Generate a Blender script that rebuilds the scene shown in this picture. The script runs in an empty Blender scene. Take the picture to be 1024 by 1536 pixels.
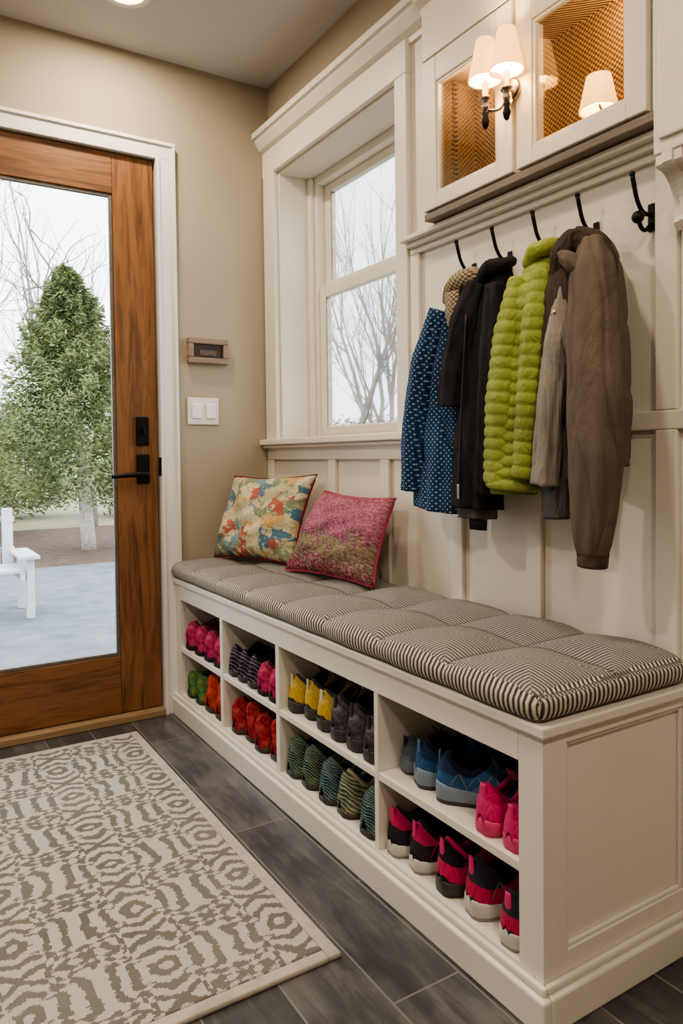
import bpy, bmesh, math, random
import numpy as np
from mathutils import Vector, Matrix
random.seed(7); rng=np.random.RandomState(7)
C=bpy.context.scene.collection
WX,FY,BX,BY,ZC=1.38,2.784,0.944,0.88,2.528

# ------------------------------------------------------------------ materials
def lin(c):
    return tuple(((v/255)/12.92 if v/255<=.04045 else ((v/255+.055)/1.055)**2.4) for v in c)+(1,)
class M:
    def __init__(s,name,rough=.5,metal=0.,spec=.5):
        s.m=bpy.data.materials.new(name); s.m.use_nodes=True; s.nt=s.m.node_tree
        s.b=s.nt.nodes['Principled BSDF']; s.out=s.nt.nodes['Material Output']
        s.b.inputs['Roughness'].default_value=rough; s.b.inputs['Metallic'].default_value=metal
        s.b.inputs['Specular IOR Level'].default_value=spec
        s.tc=s.nt.nodes.new('ShaderNodeTexCoord')
    def n(s,t,**k):
        x=s.nt.nodes.new(t)
        for a,b in k.items(): setattr(x,a,b)
        return x
    def l(s,a,b): s.nt.links.new(a,b)
    def math(s,op,a,b=None,c=None):
        x=s.n('ShaderNodeMath',operation=op)
        for i,v in enumerate((a,b,c)):
            if v is None: continue
            if hasattr(v,'is_output'): s.l(v,x.inputs[i])
            else: x.inputs[i].default_value=v
        return x.outputs[0]
    def coord(s,kind='Object',scale=(1,1,1),loc=(0,0,0),rot=(0,0,0)):
        mp=s.n('ShaderNodeMapping'); mp.inputs['Scale'].default_value=scale
        mp.inputs['Location'].default_value=loc; mp.inputs['Rotation'].default_value=rot
        s.l(s.tc.outputs[kind],mp.inputs['Vector']); return mp.outputs[0]
    def noise(s,vec,scale=5,detail=3,rough=.5,dist=0.):
        x=s.n('ShaderNodeTexNoise'); x.inputs['Scale'].default_value=scale; x.inputs['Detail'].default_value=detail
        x.inputs['Roughness'].default_value=rough; x.inputs['Distortion'].default_value=dist
        if vec is not None: s.l(vec,x.inputs['Vector'])
        return x.outputs['Fac']
    def ramp(s,fac,stops,interp='LINEAR'):
        x=s.n('ShaderNodeValToRGB'); x.color_ramp.interpolation=interp
        e=x.color_ramp.elements
        while len(e)<len(stops): e.new(.5)
        for i,(p,c) in enumerate(stops): e[i].position=p; e[i].color=lin(c)
        s.l(fac,x.inputs[0]); return x.outputs[0]
    def gray(s,fac,a,b,v=1.):
        x=s.n('ShaderNodeMapRange'); x.inputs['From Min'].default_value=a; x.inputs['From Max'].default_value=b
        x.inputs['To Min'].default_value=0; x.inputs['To Max'].default_value=v; s.l(fac,x.inputs[0]); return x.outputs[0]
    def mix(s,fac,a,b,mode='MIX'):
        x=s.n('ShaderNodeMix',data_type='RGBA',blend_type=mode)
        for i,v in ((0,fac),(6,a),(7,b)):
            if hasattr(v,'is_output'): s.l(v,x.inputs[i])
            elif i==0: x.inputs[0].default_value=v
            else: x.inputs[i].default_value=lin(v)
        return x.outputs[2]
    def sep(s,vec):
        x=s.n('ShaderNodeSeparateXYZ'); s.l(vec,x.inputs[0]); return x.outputs
    def color(s,c):
        if hasattr(c,'is_output'): s.l(c,s.b.inputs['Base Color'])
        else: s.b.inputs['Base Color'].default_value=lin(c)
    def bump(s,h,strength=.3,dist=.01):
        x=s.n('ShaderNodeBump'); x.inputs['Strength'].default_value=strength; x.inputs['Distance'].default_value=dist
        s.l(h,x.inputs['Height']); s.l(x.outputs[0],s.b.inputs['Normal'])
def paint(name,c,rough=.5,var=.05,scale=3,bs=250,bst=.05,spec=.5):
    m=M(name,rough,spec=spec); v=m.coord()
    f=m.noise(v,scale,4)
    d=tuple(max(0,x*(1-var)) for x in c); h=tuple(min(255,x*(1+var*.5)) for x in c)
    m.color(m.ramp(f,[(.3,d),(.7,h)])); m.bump(m.noise(v,bs,2),bst,.002); return m.m
def fabric(name,c,var=.15,scale=8,weave=700,rough=.9,bst=.25):
    m=M(name,rough,spec=.2); v=m.coord()
    f=m.noise(v,scale,5,.6)
    d=tuple(x*(1-var) for x in c); h=tuple(min(255,x*(1+var*.7)) for x in c)
    m.color(m.ramp(f,[(.3,d),(.7,h)])); m.bump(m.noise(v,weave,2),bst,.002)
    m.b.inputs['Sheen Weight'].default_value=.1
    return m.m
def metal(name,c,rough=.35,met=1.):
    m=M(name,rough,met); v=m.coord(); m.color(m.ramp(m.noise(v,40,3),[(.3,tuple(x*.85 for x in c)),(.7,c)])); return m.m
def emis(name,c,st,base=None):
    m=M(name,.6); m.color(base or c); v=m.coord()
    m.b.inputs['Emission Color'].default_value=lin(c)
    f=m.noise(v,30,2); m.l(m.math('MULTIPLY_ADD',f,st*.2,st*.9),m.b.inputs['Emission Strength']); return m.m
def wood(name,cols,vert=True,axis=2,scale=1.,rough=.42):
    m=M(name,rough); sc=[14*scale]*3; sc[axis]=1.1*scale
    v=m.coord(scale=sc)
    f=m.noise(v,1.6,6,.62,1.2); g=m.noise(v,9,4,.6,.3)
    ff=m.math('ADD',m.math('MULTIPLY',f,.75),m.math('MULTIPLY',g,.25))
    m.color(m.ramp(ff,[(.33,cols[0]),(.45,cols[1]),(.55,cols[2]),(.68,cols[1])])); m.bump(g,.15,.002); return m.m

MAT={}
MAT['wall']=paint('wall_paint',(168,158,140),.75,.03,1.2,300,.08)
MAT['ceil']=paint('ceiling_paint',(198,196,197),.8,.02,1,300,.05)
MAT['white']=paint('cream_trim_paint',(226,221,210),.42,.025,2,200,.02)
MAT['white2']=paint('bench_paint',(226,222,215),.4,.025,2,200,.02)
MAT['whitedoor']=paint('casing_paint',(226,225,224),.42,.02,2,200,.02)
MAT['doorwood_v']=wood('door_wood_vertical',[(68,44,28),(110,74,45),(136,95,60)],axis=2)
MAT['doorwood_h']=wood('door_wood_horizontal',[(68,44,28),(108,74,45),(134,93,58)],axis=0)
MAT['sillwood']=wood('threshold_wood',[(112,92,68),(146,122,92),(164,140,108)],axis=0)
MAT['soffit']=wood('soffit_wood',[(84,73,64),(112,101,90),(128,117,104)],axis=1)
MAT['black']=metal('black_iron',(28,26,25),.45,.6)
MAT['nickel']=metal('brushed_nickel',(170,160,148),.25)
MAT['blackrub']=paint('black_rubber',(24,24,26),.6,.2,20)
def glass(name,tint=(250,252,252)):
    m=M(name,.02); m.nt.nodes.remove(m.b)
    t=m.n('ShaderNodeBsdfTransparent'); t.inputs[0].default_value=lin(tint)
    g=m.n('ShaderNodeBsdfGlossy'); g.inputs['Roughness'].default_value=.03
    fr=m.n('ShaderNodeFresnel'); fr.inputs[0].default_value=1.3
    b=m.n('ShaderNodeBump'); b.inputs['Strength'].default_value=.02; m.l(m.noise(m.coord(),2,2),b.inputs['Height']); m.l(b.outputs[0],g.inputs['Normal'])
    x=m.n('ShaderNodeMixShader'); m.l(m.math('MULTIPLY',fr.outputs[0],.6),x.inputs[0]); m.l(t.outputs[0],x.inputs[1]); m.l(g.outputs[0],x.inputs[2]); m.l(x.outputs[0],m.out.inputs[0])
    return m.m
MAT['glass']=glass('clear_glass')
def floor_mat():
    m=M('slate_plank_tile',.36); v=m.coord(rot=(0,0,math.radians(90)),loc=(0.35,.015,0))
    b=m.n('ShaderNodeTexBrick'); m.l(v,b.inputs['Vector']); b.offset=.5
    b.inputs['Scale'].default_value=1; b.inputs['Mortar Size'].default_value=.0022; b.inputs['Brick Width'].default_value=.72; b.inputs['Row Height'].default_value=.155
    b.inputs['Color1'].default_value=(.25,.25,.25,1); b.inputs['Color2'].default_value=(.75,.75,.75,1); b.inputs['Mortar'].default_value=(0,0,0,1); b.inputs['Mortar Smooth'].default_value=.1
    vs=m.coord(scale=(9,1.3,1)); f=m.noise(vs,3,8,.65,.6)
    f2=m.noise(m.coord(),6,6,.6)
    s=m.math('ADD',m.math('MULTIPLY',f,.5),m.math('MULTIPLY',f2,.3)); s=m.math('ADD',s,m.math('MULTIPLY',b.outputs['Color'],.2))
    c=m.ramp(s,[(.36,(46,48,51)),(.5,(74,75,78)),(.63,(108,108,109))])
    m.color(m.mix(b.outputs['Fac'],c,(122,120,116)))
    h=m.math('SUBTRACT',m.math('MULTIPLY',s,.6),b.outputs['Fac']); m.bump(h,.4,.004); return m.m
MAT['floor']=floor_mat()
def stripe_mat():
    m=M('striped_ticking',.9,spec=.15); v=m.coord(); nz=m.noise(v,60,2)
    o=m.sep(v); g=m.n('ShaderNodeNewGeometry'); nn=m.sep(g.outputs['True Normal'])
    def st(c,P):
        c=m.math('ADD',c,m.math('MULTIPLY',nz,.003))
        return m.math('SINE',m.math('MULTIPLY',c,2*math.pi/P))
    fu=m.math('FRACT',m.math('DIVIDE',m.math('SUBTRACT',o[1],.885),.236)); fw_=m.math('FRACT',m.math('DIVIDE',m.math('SUBTRACT',o[0],.925),.22))
    u=m.math('ABSOLUTE',m.math('SUBTRACT',fu,.5)); w=m.math('ABSOLUTE',m.math('SUBTRACT',fw_,.5))
    top=m.math('GREATER_THAN',m.math('ABSOLUTE',nn[2]),.72)
    a=m.math('GREATER_THAN',w,u)
    b=m.math('GREATER_THAN',m.math('ABSOLUTE',nn[0]),m.math('ABSOLUTE',nn[1]))
    def sel(f,x,y): return m.math('ADD',m.math('MULTIPLY',f,x),m.math('MULTIPLY',m.math('SUBTRACT',1,f),y))
    ts=sel(a,st(o[1],.0085),st(o[0],.0085)); ss=sel(b,st(o[1],.0118),st(o[0],.0118))
    ft=m.math('MULTIPLY_ADD',ts,.5,.5); fs=m.math('MULTIPLY_ADD',ss,.5,.5)
    ct=m.ramp(ft,[(.25,(90,88,89)),(.5,(134,131,127)),(.75,(172,168,161))])
    seam=m.math('MAXIMUM',u,w); ct=m.mix(m.math('MULTIPLY',m.math('GREATER_THAN',seam,.484),.5),ct,(66,63,62))
    cs=m.ramp(fs,[(.32,(72,69,70)),(.5,(156,149,139)),(.62,(200,194,182))])
    m.color(m.mix(top,cs,ct)); m.bump(sel(top,ft,fs),.5,.003); return m.m
MAT['stripe']=stripe_mat()
def rug_mat():
    m=M('woven_rug',.95,spec=.1); v=m.coord()
    sn=m.n('ShaderNodeVectorMath',operation='SNAP'); m.l(v,sn.inputs[0]); sn.inputs[1].default_value=(.004,.004,1)
    o=m.sep(sn.outputs[0])
    w1=m.math('MULTIPLY_ADD',m.noise(sn.outputs[0],11,4,.65),.056,-.028); w2=m.math('MULTIPLY_ADD',m.noise(m.coord(loc=(3,7,0)),13,4,.65),.056,-.028)
    X=m.math('ADD',o[0],w1); Y=m.math('ADD',o[1],w2)
    def tri(c,p,off=0):
        return m.math('MULTIPLY',m.math('ABSOLUTE',m.math('SUBTRACT',m.math('FRACT',m.math('DIVIDE',m.math('ADD',c,off+8*p),p)),.5)),2)
    pu=tri(X,.245,-.435+.1225); pv=tri(Y,.21,-1.375+.105)
    r=m.math('MAXIMUM',m.math('MULTIPLY',pu,.95),m.math('ADD',m.math('MULTIPLY',pu,.5),m.math('MULTIPLY',pv,.8)))
    nz=m.noise(sn.outputs[0],70,2,.7)
    rings=m.math('LESS_THAN',m.math('FRACT',m.math('ADD',m.math('MULTIPLY_ADD',r,3.3,.25),m.math('MULTIPLY_ADD',nz,.3,-.15))),.55)
    e=m.math('ABSOLUTE',m.math('SUBTRACT',pu,pv)); e2=m.math('ABSOLUTE',m.math('SUBTRACT',pu,.42)); e3=m.math('ABSOLUTE',m.math('SUBTRACT',pv,.5))
    g1=m.math('MULTIPLY',m.math('LESS_THAN',e,.085),m.math('GREATER_THAN',r,.35))
    g2=m.math('MULTIPLY',m.math('LESS_THAN',e2,.05),m.math('GREATER_THAN',pv,.45))
    f=m.math('ABSOLUTE',m.math('SUBTRACT',rings,m.math('MAXIMUM',g1,g2)))
    tone=m.noise(v,4,3); base=m.ramp(tone,[(.3,(120,118,112)),(.7,(138,135,129))])
    sp=m.math('MULTIPLY_ADD',m.noise(v,260,2),.5,.0)
    c=m.mix(f,base,(204,201,195)); m.color(m.mix(m.math('MULTIPLY',sp,.35),c,(120,116,110))); m.bump(m.math('ADD',m.math('MULTIPLY',f,.6),m.noise(v,420,2)),.8,.005); return m.m
MAT['rug']=rug_mat()
MAT['rugedge']=fabric('rug_border_cotton',(182,175,166),.08,20,500)
def burlap():
    m=M('woven_burlap',.9,spec=.1); o=m.sep(m.coord()); nz=m.noise(m.coord(),30,3)
    k=2*math.pi/.013
    q=m.math('ADD',o[1],o[0])
    a=m.math('SINE',m.math('MULTIPLY',m.math('ADD',q,m.math('MULTIPLY',nz,.006)),k)); b=m.math('SINE',m.math('MULTIPLY',m.math('ADD',o[2],m.math('MULTIPLY',nz,.006)),k))
    f=m.math('MULTIPLY_ADD',m.math('MULTIPLY',a,b),.5,.5)
    m.color(m.ramp(f,[(.2,(92,66,40)),(.5,(148,114,74)),(.85,(190,154,106))])); m.bump(f,.8,.005); return m.m
MAT['burlap']=burlap()
def floral():
    m=M('floral_print',.85,spec=.2); v=m.coord('UV'); n1=m.noise(v,3.2,5,.6,1.2)
    mx=m.n('ShaderNodeVectorMath',operation='ADD'); m.l(v,mx.inputs[0])
    nc=m.n('ShaderNodeTexNoise'); nc.inputs['Scale'].default_value=5; nc.inputs['Detail'].default_value=5; m.l(v,nc.inputs['Vector'])
    sc=m.n('ShaderNodeVectorMath',operation='SCALE'); m.l(nc.outputs['Color'],sc.inputs[0]); sc.inputs[3].default_value=.3
    m.l(sc.outputs[0],mx.inputs[1])
    vo=m.n('ShaderNodeTexVoronoi'); vo.inputs['Scale'].default_value=6; m.l(mx.outputs[0],vo.inputs['Vector'])
    h=m.sep(vo.outputs['Color'])
    c=m.ramp(h[0],[(0,(84,124,148)),(.2,(202,194,160)),(.34,(178,100,88)),(.46,(210,202,172)),(.56,(130,148,120)),(.68,(200,166,110)),(.78,(214,206,180)),(.9,(124,156,168))],'CONSTANT')
    c2=m.ramp(n1,[(.3,(196,180,130)),(.45,(216,208,178)),(.6,(142,150,118)),(.72,(178,114,92))])
    cc=m.mix(m.math('GREATER_THAN',m.noise(v,9,5,.7),.53),c,c2)
    m.color(m.mix(m.gray(m.noise(v,30,5,.8),.48,.64,.5),cc,(104,98,80))); m.bump(m.noise(v,200,2),.2,.002); return m.m
MAT['floral']=floral()
def pinkp():
    m=M('mottled_pink_knit',.95,spec=.1); v=m.coord('UV'); o=m.sep(v)
    n=m.noise(v,5,6,.8,.8); s=m.math('ADD',o[1],m.math('MULTIPLY_ADD',n,1.1,-.55))
    c=m.ramp(s,[(.0,(168,58,82)),(.10,(126,84,86)),(.22,(134,126,92)),(.34,(156,146,112)),(.42,(134,80,108)),(.54,(192,100,146)),(.7,(198,106,148)),(.85,(198,118,146)),(1.,(176,72,100))])
    c=m.mix(m.gray(m.noise(v,38,5,.85),.49,.59,.8),c,(220,194,186))
    c=m.mix(m.gray(m.noise(m.coord('UV',loc=(4,2,0)),30,5,.85),.54,.62,.6),c,(122,44,88))
    c=m.mix(m.gray(m.noise(m.coord('UV',loc=(1,8,0)),16,4,.8),.58,.66,.4),c,(132,122,92))
    m.color(c); m.bump(m.noise(v,55,4,.7),1.,.012); return m.m
MAT['pinkp']=pinkp()
MAT['piping']=fabric('maroon_piping',(120,30,44),.1)
def dotted():
    m=M('dotted_navy_quilt',.85,spec=.2)
    mp=m.coord(scale=(1,1,1),rot=(math.radians(45),0,0)); o=m.sep(mp)
    k=2*math.pi/.0105
    a=m.math('COSINE',m.math('MULTIPLY',o[1],k)); b=m.math('COSINE',m.math('MULTIPLY',o[2],k))
    f=m.math('GREATER_THAN',m.math('ADD',a,b),1.15)
    base=m.ramp(m.noise(m.coord(),8,3),[(.3,(26,50,84)),(.7,(36,68,110))])
    m.color(m.mix(f,base,(140,162,180))); m.bump(m.noise(m.coord(scale=(1,1,.4)),18,5,.6),.6,.02); return m.m
MAT['dot']=dotted()
def checkknit(name,a,b,sc=.012):
    m=M(name,.9,spec=.15); o=m.sep(m.coord()); k=2*math.pi/sc
    s=m.math('ADD',m.math('SINE',m.math('MULTIPLY',m.math('ADD',o[2],o[1]),k)),m.math('SINE',m.math('MULTIPLY',m.math('SUBTRACT',o[2],o[1]),k)))
    s=m.math('ADD',s,m.math('MULTIPLY_ADD',m.noise(m.coord(),90,3),2,-1)); f=m.math('MULTIPLY_ADD',s,.25,.5)
    m.color(m.ramp(f,[(.35,a),(.65,b)])); m.bump(f,.5,.003); return m.m
MAT['creamknit']=checkknit('cream_knit',(100,92,76),(172,162,140),.012)
def wrinkled(name,c,var=.14,rough=.85,amt=.9,sc=13,stretch=.35,spec=.2):
    m=M(name,rough,spec=spec); v=m.coord(); f=m.noise(v,7,5,.6)
    m.color(m.ramp(f,[(.3,tuple(x*(1-var) for x in c)),(.7,tuple(min(255,x*(1+var*.7)) for x in c))]))
    w=m.noise(m.coord(scale=(1,1,stretch),rot=(.3,.2,0)),sc,5,.55,1.2); fine=m.noise(v,600,2)
    m.bump(m.math('ADD',w,m.math('MULTIPLY',fine,.03)),amt,.03); return m.m
MAT['jblack']=wrinkled('charcoal_softshell',(40,39,44),.2)
MAT['jlime']=wrinkled('lime_ripstop',(138,150,72),.12,.6,.35,40,.6,.3)
MAT['jtaupe']=wrinkled('taupe_canvas',(106,95,86),.1,amt=.7,sc=9)
MAT['jtauped']=wrinkled('dark_taupe_canvas',(74,64,58),.12)
MAT['jgrey']=wrinkled('grey_fleece',(146,140,133),.1)
MAT['jdgrey']=wrinkled('dark_grey_jersey',(90,88,90),.1)
MAT['rib']=fabric('ribbed_cuff',(80,69,60),.25,60,300,.95)

# ------------------------------------------------------------------ geometry helpers
def mesh_obj(name,vs,fs,mat=None,smooth=False,parent=None,uv=None):
    me=bpy.data.meshes.new(name); me.from_pydata([tuple(map(float,v)) for v in vs],[],[tuple(map(int,f)) for f in fs]); me.update()
    if smooth: me.polygons.foreach_set('use_smooth',[True]*len(me.polygons))
    if mat is not None: me.materials.append(mat)
    if uv is not None:
        L=me.uv_layers.new(name='UVMap')
        for lp in me.loops: L.data[lp.index].uv=uv[lp.vertex_index]
    ob=bpy.data.objects.new(name,me); C.objects.link(ob)
    if parent is not None: attach(ob,parent)
    return ob
def attach(ob,parent):
    ob.parent=parent; ob.matrix_parent_inverse=Matrix.Translation(-Vector(parent.location))
def thing(name,label,cat,loc,group=None):
    e=bpy.data.objects.new(name,None); e.location=loc; e.empty_display_size=.05; C.objects.link(e)
    e['label']=label; e['category']=cat
    if group: e['group']=group
    return e
def tag(ob,label=None,cat=None,kind=None,group=None):
    if label: ob['label']=label
    if cat: ob['category']=cat
    if kind: ob['kind']=kind
    if group: ob['group']=group
    return ob
def boxes(name,bl,mat,bevel=.002,parent=None):
    vs=[];fs=[]
    for x0,x1,y0,y1,z0,z1 in bl:
        i=len(vs)
        vs+=[(x,y,z) for x in (x0,x1) for y in (y0,y1) for z in (z0,z1)]
        fs+=[(i,i+1,i+3,i+2),(i+4,i+6,i+7,i+5),(i,i+4,i+5,i+1),(i+2,i+3,i+7,i+6),(i,i+2,i+6,i+4),(i+1,i+5,i+7,i+3)]
    ob=mesh_obj(name,vs,fs,mat,parent=parent)
    if bevel:
        b=ob.modifiers.new('bevel','BEVEL'); b.width=bevel; b.segments=2; b.limit_method='ANGLE'; b.harden_normals=False
    return ob
def prof_y(name,pts,y0,y1,mat,parent=None):
    n=len(pts); vs=[(x,y0,z) for x,z in pts]+[(x,y1,z) for x,z in pts]
    fs=[(i,(i+1)%n,n+(i+1)%n,n+i) for i in range(n)]+[tuple(range(n))[::-1],tuple(range(n,2*n))]
    ob=mesh_obj(name,vs,fs,mat,parent=parent)
    bm=bmesh.new(); bm.from_mesh(ob.data); bmesh.ops.recalc_face_normals(bm,faces=bm.faces); bm.to_mesh(ob.data); bm.free()
    return ob
def lathe(name,pr,loc,mat,seg=28,parent=None,axis='z',closed=False,smooth=True):
    vs=[];fs=[]
    for r,h in pr:
        for k in range(seg):
            a=2*math.pi*k/seg; p=(r*math.cos(a),r*math.sin(a),h)
            if axis=='x': p=(p[2],p[0],p[1])
            if axis=='y': p=(p[0],p[2],p[1])
            vs.append((p[0]+loc[0],p[1]+loc[1],p[2]+loc[2]))
    for j in range(len(pr)-1):
        for k in range(seg): fs.append((j*seg+k,j*seg+(k+1)%seg,(j+1)*seg+(k+1)%seg,(j+1)*seg+k))
    return mesh_obj(name,vs,fs,mat,smooth,parent)
def sm(a,it=2):
    a=np.array(a,float)
    for _ in range(it):
        b=a.copy(); b[1:-1]=(a[:-2]+2*a[1:-1]+a[2:])/4; a=b
    return a
def tube_data(path,rad,seg=14,n=None,ref=(0,1,0),wr=0.,wf=5,rows=None,cap=True,seed=0,smooth_it=6,hz=.9):
    path=np.array(path,float); rad=np.array([(r,r) if np.isscalar(r) else r for r in rad],float)
    n=n or max(2,len(path))
    if n>len(path):
        d=np.r_[0,np.cumsum(np.linalg.norm(np.diff(path,axis=0),axis=1))]; t=np.linspace(0,d[-1],n)
        path=np.stack([np.interp(t,d,path[:,i]) for i in range(3)],1); rad=np.stack([np.interp(t,d,rad[:,i]) for i in range(2)],1)
        path=sm(path,smooth_it); rad=sm(rad,smooth_it)
    T=np.gradient(path,axis=0); T/=np.linalg.norm(T,axis=1)[:,None]+1e-12
    r=np.random.RandomState(seed); ph=r.rand(8)*6.28
    vs=[];fs=[]; ref=np.array(ref,float)
    for i in range(n):
        A=ref-T[i]*(ref@T[i])
        if np.linalg.norm(A)<1e-3: A=np.array([1,0,.1])-T[i]*T[i][0]
        A/=np.linalg.norm(A); B=np.cross(T[i],A); s=i/(n-1)
        row=1.
        if rows: row=.90+.14*abs(math.sin(math.pi*rows*s))**.5
        for k in range(seg):
            th=2*math.pi*k/seg
            w=1+wr*(math.sin(wf*th+ph[0]+2.2*s)+.6*math.sin((wf+4)*th+ph[1]-3*s)+.5*math.sin(3*th+ph[2]+9*s)*math.sin(14*s+ph[3])+.5*math.sin(26*s+2*th+ph[4])*.6*min(1,hz))/1.6
            if wr>.05 and not rows:
                w-=wr*1.3*(1-abs(math.sin(2*th+ph[5]+3.5*s+.6*math.sin(9*s))))**5
                w-=wr*hz*(1-abs(math.sin(11*s+1.5*math.sin(th+ph[6])+ph[7])))**6*(.5+.5*math.sin(th+ph[2]))
            vs.append(path[i]+(A*rad[i,0]*math.cos(th)+B*rad[i,1]*math.sin(th))*w*row)
    for i in range(n-1):
        for k in range(seg): fs.append((i*seg+k,i*seg+(k+1)%seg,(i+1)*seg+(k+1)%seg,(i+1)*seg+k))
    if cap:
        c0=len(vs); vs.append(path[0]); c1=len(vs); vs.append(path[-1]-T[-1]*min(.01,rad[-1].min()*.3))
        for k in range(seg):
            fs.append((c0,(k+1)%seg,k)); fs.append((c1,(n-1)*seg+k,(n-1)*seg+(k+1)%seg))
    return vs,fs
def tube(name,path,rad,mat,parent=None,**k):
    vs,fs=tube_data(path,rad,**k); return mesh_obj(name,vs,fs,mat,True,parent)
def joined(name,parts,mat,parent=None,smooth=True):
    V=[];F=[]
    for vs,fs in parts:
        o=len(V); V+=list(vs); F+=[tuple(i+o for i in f) for f in fs]
    return mesh_obj(name,V,F,mat,smooth,parent)
def rbox(name,x0,x1,y0,y1,z0,z1,r,res,mat,parent=None,fn=None):
    def ax(a,b,n):
        t=np.linspace(0,1,n+1); v=a+(b-a)*t
        e=np.array([0,.15,.4,.7,1])*r
        return np.unique(np.round(np.r_[a+e,v[(v>a+r)&(v<b-r)],b-e],6))
    X,Y,Z=ax(x0,x1,res[0]),ax(y0,y1,res[1]),ax(z0,z1,res[2])
    idx={};vs=[];fs=[]
    def vid(i,j,k):
        if (i,j,k) not in idx:
            p=np.array([X[i],Y[j],Z[k]]); q=np.clip(p,[x0+r,y0+r,z0+r],[x1-r,y1-r,z1-r]); d=p-q; L=np.linalg.norm(d)
            if L>1e-9:
                p=q+d/L*r
            if fn is not None: p=fn(p)
            idx[(i,j,k)]=len(vs); vs.append(p)
        return idx[(i,j,k)]
    a,b,c=len(X)-1,len(Y)-1,len(Z)-1
    for j in range(b):
        for k in range(c):
            fs.append((vid(0,j,k),vid(0,j,k+1),vid(0,j+1,k+1),vid(0,j+1,k))); fs.append((vid(a,j,k),vid(a,j+1,k),vid(a,j+1,k+1),vid(a,j,k+1)))
    for i in range(a):
        for k in range(c):
            fs.append((vid(i,0,k),vid(i+1,0,k),vid(i+1,0,k+1),vid(i,0,k+1))); fs.append((vid(i,b,k),vid(i,b,k+1),vid(i+1,b,k+1),vid(i+1,b,k)))
    for i in range(a):
        for j in range(b):
            fs.append((vid(i,j,0),vid(i,j+1,0),vid(i+1,j+1,0),vid(i+1,j,0))); fs.append((vid(i,j,c),vid(i+1,j,c),vid(i+1,j+1,c),vid(i,j+1,c)))
    return mesh_obj(name,vs,fs,mat,True,parent)
def ellip(c,r,seg=20,rings=12,rotz=0):
    vs=[];fs=[]
    for j in range(rings+1):
        p=math.pi*j/rings
        for k in range(seg):
            a=2*math.pi*k/seg; x,y=r[0]*math.sin(p)*math.cos(a),r[1]*math.sin(p)*math.sin(a)
            vs.append((c[0]+x*math.cos(rotz)-y*math.sin(rotz),c[1]+x*math.sin(rotz)+y*math.cos(rotz),c[2]+r[2]*math.cos(p)))
    for j in range(rings):
        for k in range(seg): fs.append((j*seg+k,(j+1)*seg+k,(j+1)*seg+(k+1)%seg,j*seg+(k+1)%seg))
    return vs,fs
def cells(name,x0,x1,ys,zs,holes,mat,kind='structure',bevel=0):
    bl=[]
    for i in range(len(ys)-1):
        for k in range(len(zs)-1):
            cy,cz=(ys[i]+ys[i+1])/2,(zs[k]+zs[k+1])/2
            if any(a<cy<b and c<cz<d for a,b,c,d in holes): continue
            bl.append((x0,x1,ys[i],ys[i+1],zs[k],zs[k+1]))
    return tag(boxes(name,bl,mat,bevel),kind=kind)

# ------------------------------------------------------------------ room shell
XL,YN=-1.6,-1.6
tag(boxes('floor',[(XL-.1,WX+.16,YN-.1,FY+.14,-.05,0)],MAT['floor'],0),kind='structure')
tag(boxes('ceiling',[(XL-.1,WX+.16,YN-.1,FY+.16,ZC,ZC+.08)],MAT['ceil'],0),kind='structure')
WH=(1.85,2.68,1.07,2.15); NH=(.95,1.59,1.685,2.04)
cells('wall_right',WX,WX+.16,[YN,.95,1.59,1.85,2.68,FY+.16],[0,1.07,1.685,2.04,2.15,ZC],[WH,NH],MAT['wall'])
DX0,DX1,DZ=-.08,.895,2.14
tag(boxes('wall_far',[(XL,DX0,FY,FY+.16,0,ZC),(DX1,WX,FY,FY+.16,0,ZC),(DX0,DX1,FY,FY+.16,DZ,ZC)],MAT['wall'],0),kind='structure')
tag(boxes('wall_left',[(XL-.1,XL,YN,FY+.16,0,ZC)],MAT['wall'],0),kind='structure')
tag(boxes('wall_near',[(XL,WX+.16,YN-.1,YN,0,ZC)],MAT['wall'],0),kind='structure')
cells('trim_1',WX-.008,WX-.0005,[.78,.95,1.59,1.85,2.68,FY-.001],[.0,1.07,1.685,2.04,2.15,2.25],[WH,NH],MAT['white'])
P=WX-.022; Q=WX-.008
st=[]
for a,b in ((2.735,2.783),(2.24,2.29),(1.91,1.96)): st.append((P,Q,a,b,.53,.985))
for a,b in ((1.56,1.61),(1.27,1.32),(.905,.955)): st.append((P,Q,a,b,.53,1.045))
st+=[(P,Q,1.61,2.783,.985,1.035),(P,Q,.86,1.61,1.045,1.085)]
st+=[(P,Q,1.745,1.79,1.035,1.60),(P,Q,.905,.955,1.085,1.60),(P,Q,.86,1.79,1.60,1.618)]
tag(boxes('trim_2',st,MAT['white'],.003),kind='structure')
cs=[(WX-.03,Q,1.79,1.85,1.068,2.15),(WX-.03,Q,2.68,2.775,1.068,2.15),(WX-.03,Q,1.79,2.782,2.15,2.25)]
tag(boxes('trim_3',cs,MAT['white'],.003),kind='structure')
def crown(n,xf,y0,y1):
    tag(prof_y(n,[(WX-.001,2.235),(xf+.012,2.235),(xf+.01,2.25),(xf-.012,2.262),(xf-.03,2.29),(xf-.035,2.30),(xf-.045,2.302),(xf-.045,2.325),(WX-.001,2.325)],y0,y1,MAT['white']),kind='structure')
crown('trim_4',WX-.03,1.665,2.783)
crown('trim_5',WX-.085,.70,1.66)
tag(boxes('trim_6',[(WX-.06,WX+.15,1.78,2.783,1.045,1.068),(WX-.045,Q,1.79,2.783,1.032,1.045)],MAT['white'],.004),kind='structure')
win=thing('window_1','white double-hung window with two panes above the bench','window',(WX+.1,2.26,1.07)); win['kind']='structure'
J=WX+.15
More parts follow.
